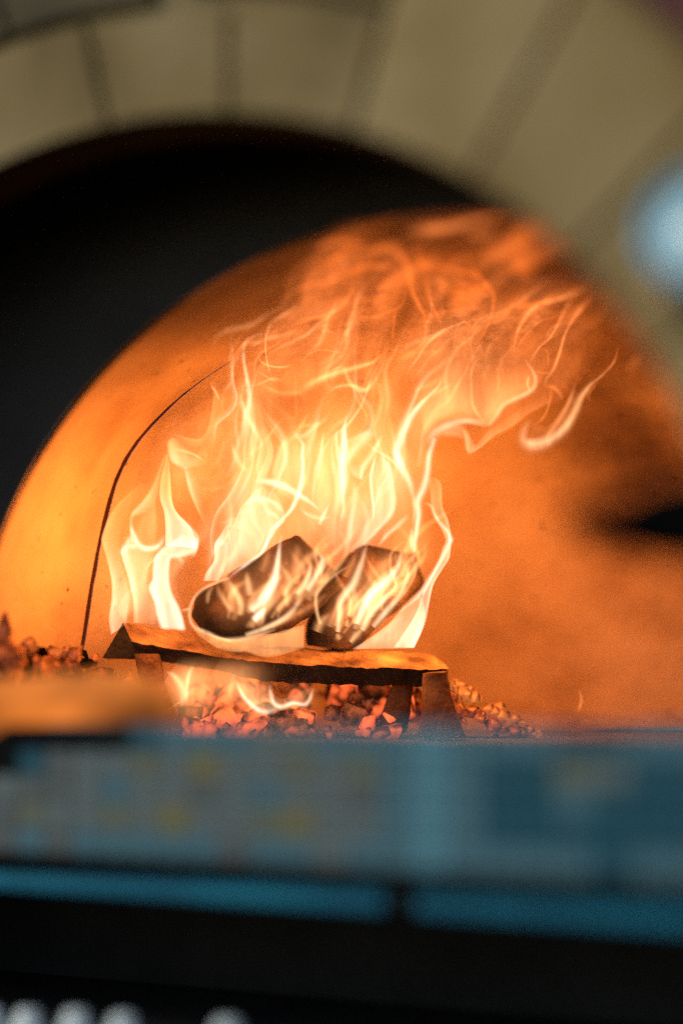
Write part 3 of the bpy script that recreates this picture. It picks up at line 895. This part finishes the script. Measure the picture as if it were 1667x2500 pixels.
# licks across the faces of the logs
DF = 2.122
for txt, w, I, h in [
        ('D65,672 110,625 150,580', [46, 46, 16], 3.58, 0.87), ('D45,598 130,520 205,400 240,250 262,80 C275,960', [52, 72, 58, 40, 24, 8], 3.25, 0.78),
        ('B1290,480 1270,380 1262,300', [50, 50, 20], 1.46, 0.52), ('B1212,632 1220,550 1170,450 1130,370', [40, 44, 44, 20], 1.62, 0.52),
        ('B1150,590 1090,520 1050,450 1040,390', [30, 40, 36, 16], 0.90, 0.43), ('B960,540 975,460 1010,410', [20, 30, 16], 0.81, 0.43),
        ('D392,472 450,400 490,300 492,215', [32, 34, 30, 16], 2.11, 0.61), ('D468,440 530,350 585,230 560,150', [36, 42, 40, 20], 2.44, 0.70),
        ('D0,785 100,752 220,700 340,620 425,500', [26, 32, 34, 40, 26], 2.11, 0.61), ('D200,720 330,655 500,560 620,470', [30, 50, 50, 30], 0.90, 0.30),
        ('D330,360 370,270 390,170 400,90', [40, 70, 70, 40], 0.81, 0.26), ('D120,300 160,200 180,130', [50, 60, 30], 0.65, 0.26),
        ('D240,600 300,540 380,490', [50, 70, 40], 0.98, 0.35), ('D480,420 560,380 640,330', [40, 50, 30], 0.57, 0.22)]:
    ln(txt, w, I, h, DF, vp=(.7, 1, 1, .8, .1), wf=2.1)
DF = 2.19
for txt, w, I, h in [
        ('D850,700 900,570 970,460 1080,370 1160,270 1192,150', [46, 60, 66, 60, 44, 24], 3.09, 0.70), ('D890,745 940,640 1010,560 1130,430 1165,330', [40, 46, 44, 36, 16], 2.44, 0.65),
        ('D975,722 1060,620 1160,500 1215,400 1250,250', [40, 46, 40, 34, 20], 2.11, 0.65), ('D705,762 715,640 732,520 820,400 870,280 925,95', [26, 40, 56, 56, 40, 26], 2.11, 0.65),
        ('D798,640 800,540 830,460', [36, 42, 20], 1.30, 0.43), ('D1120,560 1200,480 1290,330 1300,220', [20, 26, 26, 16], 1.14, 0.35),
        ('D545,760 570,700 640,620', [60, 60, 30], 1.14, 0.39), ('D720,820 705,790 700,770', [36, 40, 20], 1.46, 0.43), ('D800,840 860,770 900,730', [36, 50, 20], 1.62, 0.52),
        ('D760,340 800,260 850,150', [50, 60, 30], 0.81, 0.26), ('D960,330 1050,240 1090,160', [70, 80, 40], 0.65, 0.22),
        ('D640,720 680,620 700,540', [60, 60, 30], 0.81, 0.35), ('D770,720 775,690 780,660', [30, 34, 20], 1.30, 0.43)]:
    ln(txt, w, I, h, DF, vp=(.7, 1, 1, .8, .1), wf=2.1)
fs_ = random.Random(12)
def streaks(n, low, dirx, l0, l1, d, I0, I1):
    low = resample(low, 50)
    for k in range(n):
        x, y = low[fs_.randint(2, 47)]
        y -= fs_.uniform(-4, 70); x += fs_.uniform(-6, 6)
        L_ = fs_.uniform(l0, l1)
        a = fs_.uniform(-.15, .35) + dirx
        pts = [(x + math.sin(a + .5 * math.sin(3 * t + k)) * L_ * t, y - L_ * t) for t in (0, .25, .5, .75, 1)]
        w = fs_.uniform(7, 18)
        line(pts, [w * .8, w, w, w * .8, w * .4], fs_.uniform(I0, I1), fs_.uniform(.2, .55), d, GAUSS, (.7, 1, .8, .5, 0), 26, 14, 1.9, .5)
streaks(30, [(540, 1530), (640, 1525), (720, 1495), (800, 1430)], .28, 50, 150, 2.12, .6, 1.8)
streaks(28, [(770, 1560), (870, 1560), (930, 1500), (1000, 1440)], .30, 60, 170, 2.185, .6, 1.8)
# below the beam
ln('a622,680 650,740 700,790 740,806 790,795', [26, 36, 44, 46, 40], 2.25, .85, 2.155)
ln('a755,690 768,760 800,785 850,770 905,772 935,705', [24, 36, 40, 34, 38, 24], 1.95, .8, 2.155)
fl('a625,690 660,750 720,795 800,800 880,780', 'a700,690 740,700 780,740 820,750 930,700', .8, .6, [.3, .8, .6, .5, .4, .2], (.5, 1, 1, .5), d=2.155)
line([(410, 1650), (470, 1690), (500, 1770)], [110, 200, 170], 1.5, .42, 2.16, SOFT, (.2, 1, .5, 0), wf=1)
ln('a335,640 375,665 410,720 400,790', [20, 60, 70, 30], 1.35, .6, 2.155)
ln('a425,700 430,660 450,620', [40, 50, 30], 1.20, .55, 2.155)
ln('a420,780 425,700 435,640', [30, 40, 30], 1.35, .6, 2.155)
ln('a600,760 600,700 620,650', [60, 70, 40], 0.75, .4, 2.155)
line([(520, 1640), (600, 1690), (640, 1760)], [90, 170, 120], 1.0, .36, 2.16, SOFT, (.2, 1, .5, 0), wf=1)
line([(700, 1680), (740, 1720), (760, 1770)], [70, 120, 90], .5, .2, 2.16, SOFT, (.2, 1, .5, 0), wf=1)
# a blurred flame nearer to us, over the left end of the beam
line([(220, 1720), (380, 1680), (520, 1645), (620, 1635), (690, 1650)], [120, 120, 100, 80, 50], .62, .15, 1.86, SOFT, (.3, 1, 1, .9, 0), wf=1)
line([(120, 1700), (260, 1690), (420, 1700)], [80, 110, 90], .45, .12, 1.84, SOFT, (0, 1, 1, 0), wf=1)

# right group: sheets that join the sweep to the body of the fire
fl('s1040,1075 1090,1035 1140,1032 1190,1040 1240,985 1300,955 1345,900', 's1000,900 1060,850 1130,830 1200,815 1260,790 1310,750 1350,715', .85, (.45, .35, .2, .05), [.3, 1, .8, .65, .55, .45, .35, .2, .1, 0], (.3, 1, 1, .9, .7, 0))
fl('s1140,1110 1230,1060 1300,1010 1380,970 1440,900 1480,835', 's1150,930 1240,860 1310,800 1370,740 1420,690 1460,660', .55, (.2, .1, 0), [.2, .7, .8, .7, .6, .5, .4, .25, .1, 0], (.2, 1, 1, .8, 0))
fl('s1010,1120 1040,1060 1110,1010 1190,1020', 's960,1000 1000,940 1080,900 1160,900', .8, (.5, .3), [.2, .8, 1, .8, .6, .4, .2, 0], (0, 1, 1, 0))
fl('s640,850 720,850 820,810 920,740 960,700', 's650,740 720,690 800,640 870,610 920,600', .4, (.12, .02), SOFT, (0, 1, 1, 0))
fl('F1075,752 1130,680 1190,590 1290,540 1390,490 1432,425 1418,340 1350,245', 'F1070,750 1010,690 955,600 940,460 980,330 1080,260 1180,240 1330,240',
   .8, (.5, .3, .1), [.5, 1, .8, .55, .35, .2, .1, 0], (.8, 1, 1, .9, .6, .3, 0))
ln('F1075,750 1130,680 1190,590 1290,540 1390,490 1432,425 1415,340 1350,245', [26, 34, 40, 42, 36, 34, 24, 8], 1.3, 0.58, vp=(.7, 1, 1, 1, 1, .7, .2))
ln('F1390,490 1370,430 1385,360', [20, 26, 14], 1.05, 0.43)
ln('F1070,750 1010,690 955,600 940,460 945,320 1010,200', [26, 26, 20, 16, 16, 12], 1.05, (.6, .3))
ln('F1130,520 1150,420 1140,280', [20, 26, 12], 0.68, 0.29)
ln('F1030,320 1050,400 1060,420', [20, 30, 16], 0.45, 0.14)
ln('F600,900 640,830 690,785 780,740 900,715 1000,728 1070,750', [60, 60, 50, 40, 36, 30, 20], 1.3, (.9, .7))
fl('F900,895 918,968 1010,920 1120,830 1250,760 1380,660 1540,575', 'F880,770 940,850 975,895 1065,790 1180,710 1330,610 1500,510', .8, (.7, .4, .2), [.6, 1, .75, .6, .5, .4, .2], (.4, 1, 1, .8, .7, .5, .3))
fl('F660,840 740,825 830,830 890,860', 'F700,790 790,745 880,760 930,850', .75, .6, [.5, .9, .6, .5, .6, .8, .4], (.4, 1, 1, .3))
ln('F890,770 910,850 910,920 925,960', [14, 26, 30, 14], 1.20, 0.43)
ln('H1115,268 1030,318 900,370 800,392 720,432 640,530 595,640 577,760', [6, 20, 28, 26, 30, 34, 26, 14], 1.27, 0.18)
fl('H1100,272 980,312 840,362 700,410 620,500 560,640 548,750', 'H1090,292 990,350 860,392 800,440 760,520 690,640 640,740', .42, .1, [.3, .8, .7, .6, .6, .5, .3], (.4, 1, 1, .9, .7, .2))
ln('H690,760 700,800 750,715 830,640 890,540 950,420 1040,318', [10, 20, 26, 26, 30, 28, 12], 0.98, 0.14)
fl('H950,420 890,540 830,640 760,700', 'H1130,360 1020,500 930,600 890,620', .4, .1, [.3, .8, .8, .9, .7, .4], (.4, 1, .9, .2))
ln('H1130,340 1000,500 935,620 900,740 855,860 805,930 790,990', [60, 50, 28, 26, 30, 34, 30], 1.12, (.1, .25))
ln('H790,980 850,985 900,1030 915,1080', [24, 36, 30, 14], 0.68, 0.14)
ln('H800,690 820,770 815,860', [12, 18, 12], 0.42, 0.07)
ln('H720,870 790,885 840,880', [14, 24, 12], 0.45, 0.07)
ln('H1310,680 1280,800 1205,890 1110,975 1050,1050 980,1098', [16, 26, 26, 26, 50, 40], 0.75, (.05, .4))
ln('H1120,1098 1100,1040 1170,940', [16, 26, 12], 0.52, 0.07)
ln('H1455,750 1405,830 1372,905', [30, 34, 16], 0.83, 0.11, 1.95)
ln('s1297,1022 1280,1048 1277,1075 1290,1090 1315,1087 1342,1073 1378,1047 1400,1010 1418,968 1450,922', [40, 66, 86, 90, 84, 74, 66, 60, 50, 20], 1.42, (.6, .6, .3))
ln('s1320,1085 1350,1045 1378,1002 1398,955 1405,930', [30, 34, 36, 30, 12], 1.05, 0.29)
fl('s1300,1030 1335,1040 1370,1000 1400,950', 's1290,1092 1345,1075 1395,1030 1418,970', .4, .3, [.3, .7, .6, .5, .7, .4], (.5, 1, 1, .3))
ln('s1345,945 1340,985 1325,1020 1300,1040', [26, 30, 30, 20], 0.52, 0.14)
ln('s1410,1740 1418,1710 1412,1680', [26, 30, 10], 0.75, 0.22)
# wisps high up under the vault
ln('c690,95 760,88 850,78 940,55 1010,42 1045,48', [60, 100, 90, 70, 46, 20], 1.43, .1)
ln('c900,105 970,108 1020,76', [30, 60, 30], 0.92, .1)
ln('c735,110 748,180 760,210 860,225 950,250 1004,300', [60, 50, 40, 44, 44, 30], 0.74, 0)
ln('c900,150 930,220 975,275 1005,320 990,400 955,480', [24, 30, 34, 30, 26, 20], 0.78, 0)
line([c3(860, 380), c3(900, 320), c3(960, 300), c3(1000, 310)], [60, 110, 100, 40], 0.83, .0, 2.4, SOFT, (0, 1, 1, 0), wf=1)
line([c3(1040, 240), c3(1100, 210), c3(1180, 210)], [60, 130, 60], 0.78, .0, 2.4, SOFT, (0, 1, 0), wf=1)
ln('c1040,340 1080,350 1150,345 1230,310', [30, 60, 50, 20], 0.80, 0)
ln('G880,310 1000,285 1080,275 1160,310 1230,400 1262,560 1320,700 1430,880', [50, 90, 90, 60, 46, 44, 40, 24], 0.97, .03)
ln('G600,430 640,370 720,330 800,280 880,235 970,250', [20, 34, 34, 34, 40, 24], 0.83, 0)
ln('G742,345 755,395 785,402', [16, 22, 14], 1.03, .15)
ln('G700,470 800,462 880,420 1000,405 1120,415 1160,440', [30, 50, 70, 70, 60, 30], 0.83, .02)
ln('G850,330 870,380 880,420', [40, 50, 40], 0.69, .05)
ln('G490,290 650,235 800,222 900,240', [26, 50, 60, 34], 0.97, .03)
ln('G1525,910 1460,770 1400,650 1380,520 1340,420', [20, 26, 30, 30, 26], 0.69, 0)
ln('G1120,1000 1130,860 1150,720', [20, 36, 24], 0.46, 0)
ln('G1280,1065 1350,1000 1480,935 1560,900', [24, 40, 46, 30], 0.78, .1)
ln('F330,280 420,230 520,190 680,190 760,160', [30, 50, 60, 50, 24], 0.74, .1)
ln('F480,470 560,460 650,420 720,380', [20, 36, 36, 16], 0.80, .2)

# the dense body of the fire: tongues that follow the draught up from the logs, then right along the vault
def draught(x, y, seed):
    t = min(max((1120 - y) / 350, 0), 1)
    vx, vy = .10 + .75 * t * t, -1 + .45 * t * t
    if x < 560 and y > 950:
        vx += .12
    q = Vector((x / 150, y / 190, seed * .37))
    e = .05
    n0 = noise.noise(q)
    cx = (noise.noise(q + Vector((0, e, 0))) - n0) / e
    cy = -(noise.noise(q + Vector((e, 0, 0))) - n0) / e
    q2 = q * 2.6
    m0 = noise.noise(q2)
    cx2 = (noise.noise(q2 + Vector((0, e, 0))) - m0) / e
    cy2 = -(noise.noise(q2 + Vector((e, 0, 0))) - m0) / e
    return vx + .55 * cx + .22 * cx2, vy + .40 * cy + .18 * cy2
def trail(x, y, ln_, seed, stepn=16):
    pts = [(x, y)]
    for _ in range(stepn):
        vx, vy = draught(x, y, seed)
        l_ = math.hypot(vx, vy)
        x, y = x + vx / l_ * ln_ / stepn, y + vy / l_ * ln_ / stepn
        pts.append((x, y))
    return pts
fr = random.Random(5)
def swarm(n, x0, x1, y0, y1, l0, l1, w0, w1, I0, I1, heat, d0, d1, profs):
    for k in range(n):
        sd = fr.randint(0, 3)
        ps = trail(fr.uniform(x0, x1), fr.uniform(y0, y1), fr.uniform(l0, l1), sd)
        w = fr.uniform(w0, w1)
        pr = fr.choice(profs)
        if fr.random() < .5:
            pr = pr[::-1]
        line(ps, [w * .5, w, w * .9, w * .6, w * .12], fr.uniform(I0, I1), heat, fr.uniform(d0, d1), pr, (0, .7, 1, .8, .4, 0), 44, 18, 1, .5)
BOTH = [0, .5, 1, .7, .5, .4, .42, .55, .8, .5, 0]
swarm(22, 500, 980, 1330, 1440, 260, 520, 50, 130, .18, .36, (.75, .7, .5, .3), 2.26, 2.38, [EDGE, BOTH, EDGE])
swarm(18, 560, 1000, 1120, 1300, 220, 420, 40, 110, .16, .36, (.7, .55, .35, .15), 2.2, 2.4, [EDGE, EDGE, BOTH])
swarm(10, 430, 640, 1150, 1380, 200, 380, 50, 120, .12, .28, (.5, .3, .15), 2.24, 2.4, [EDGE, SOFT])
swarm(22, 560, 1120, 880, 1080, 240, 480, 50, 140, .16, .38, (.4, .25, .12, .03), 2.2, 2.42, [EDGE, EDGE, BOTH])
swarm(14, 640, 1200, 700, 900, 220, 420, 40, 120, .2, .42, (.12, .05, 0), 2.2, 2.45, [EDGE, EDGE, BOTH])
swarm(12, 1050, 1330, 760, 960, 160, 330, 40, 110, .2, .42, (.25, .12, .03), 2.25, 2.45, [EDGE, EDGE, BOTH])
swarm(8, 720, 1200, 600, 680, 160, 320, 30, 90, .3, .5, (.05, .0), 2.2, 2.45, [EDGE, GAUSS])
swarm(34, 510, 1000, 1080, 1420, 160, 380, 12, 30, .5, 1.0, (.75, .8, .7, .5), 2.18, 2.34, [GAUSS, GAUSS, EDGE])
swarm(22, 520, 1120, 840, 1080, 140, 340, 12, 30, .4, .8, (.5, .4, .25), 2.2, 2.36, [GAUSS, GAUSS, EDGE])
swarm(12, 1000, 1330, 760, 980, 120, 280, 12, 26, .35, .6, (.3, .2, .1), 2.2, 2.4, [GAUSS, EDGE])
swarm(13, 640, 1220, 660, 940, 220, 420, 60, 150, .32, .6, (.12, .04, .0), 2.2, 2.42, [EDGE])
swarm(6, 640, 1250, 620, 840, 140, 320, 12, 30, .3, .5, (.12, .05, 0), 2.2, 2.4, [GAUSS, EDGE])
swarm(10, 270, 430, 1420, 1540, 180, 330, 40, 90, .25, .5, (.7, .5, .3), 2.22, 2.36, [EDGE, SOFT])

# light given off by the fire
def fire_light(px, py, d, e, r=.09, c=(1, .30, .045)):
    l_ = bpy.data.lights.new('fire_glow', 'POINT')
    l_.energy, l_.color, l_.shadow_soft_size = e, c, r
    o = bpy.data.objects.new('fire_glow', l_)
    COL.objects.link(o)
    o.location = unproj(px, py, d)
    o.visible_camera = False
    return o
fire_light(700, 1180, 2.13, 1.5)
fire_light(930, 1080, 2.20, 1.1)
fire_light(350, 1400, 2.10, 2.2, .09)
fire_light(1060, 1420, 2.20, 3.8, .06)
fire_light(560, 1535, 2.235, .12, .02)
fire_light(620, 1720, 2.26, .25, .03)
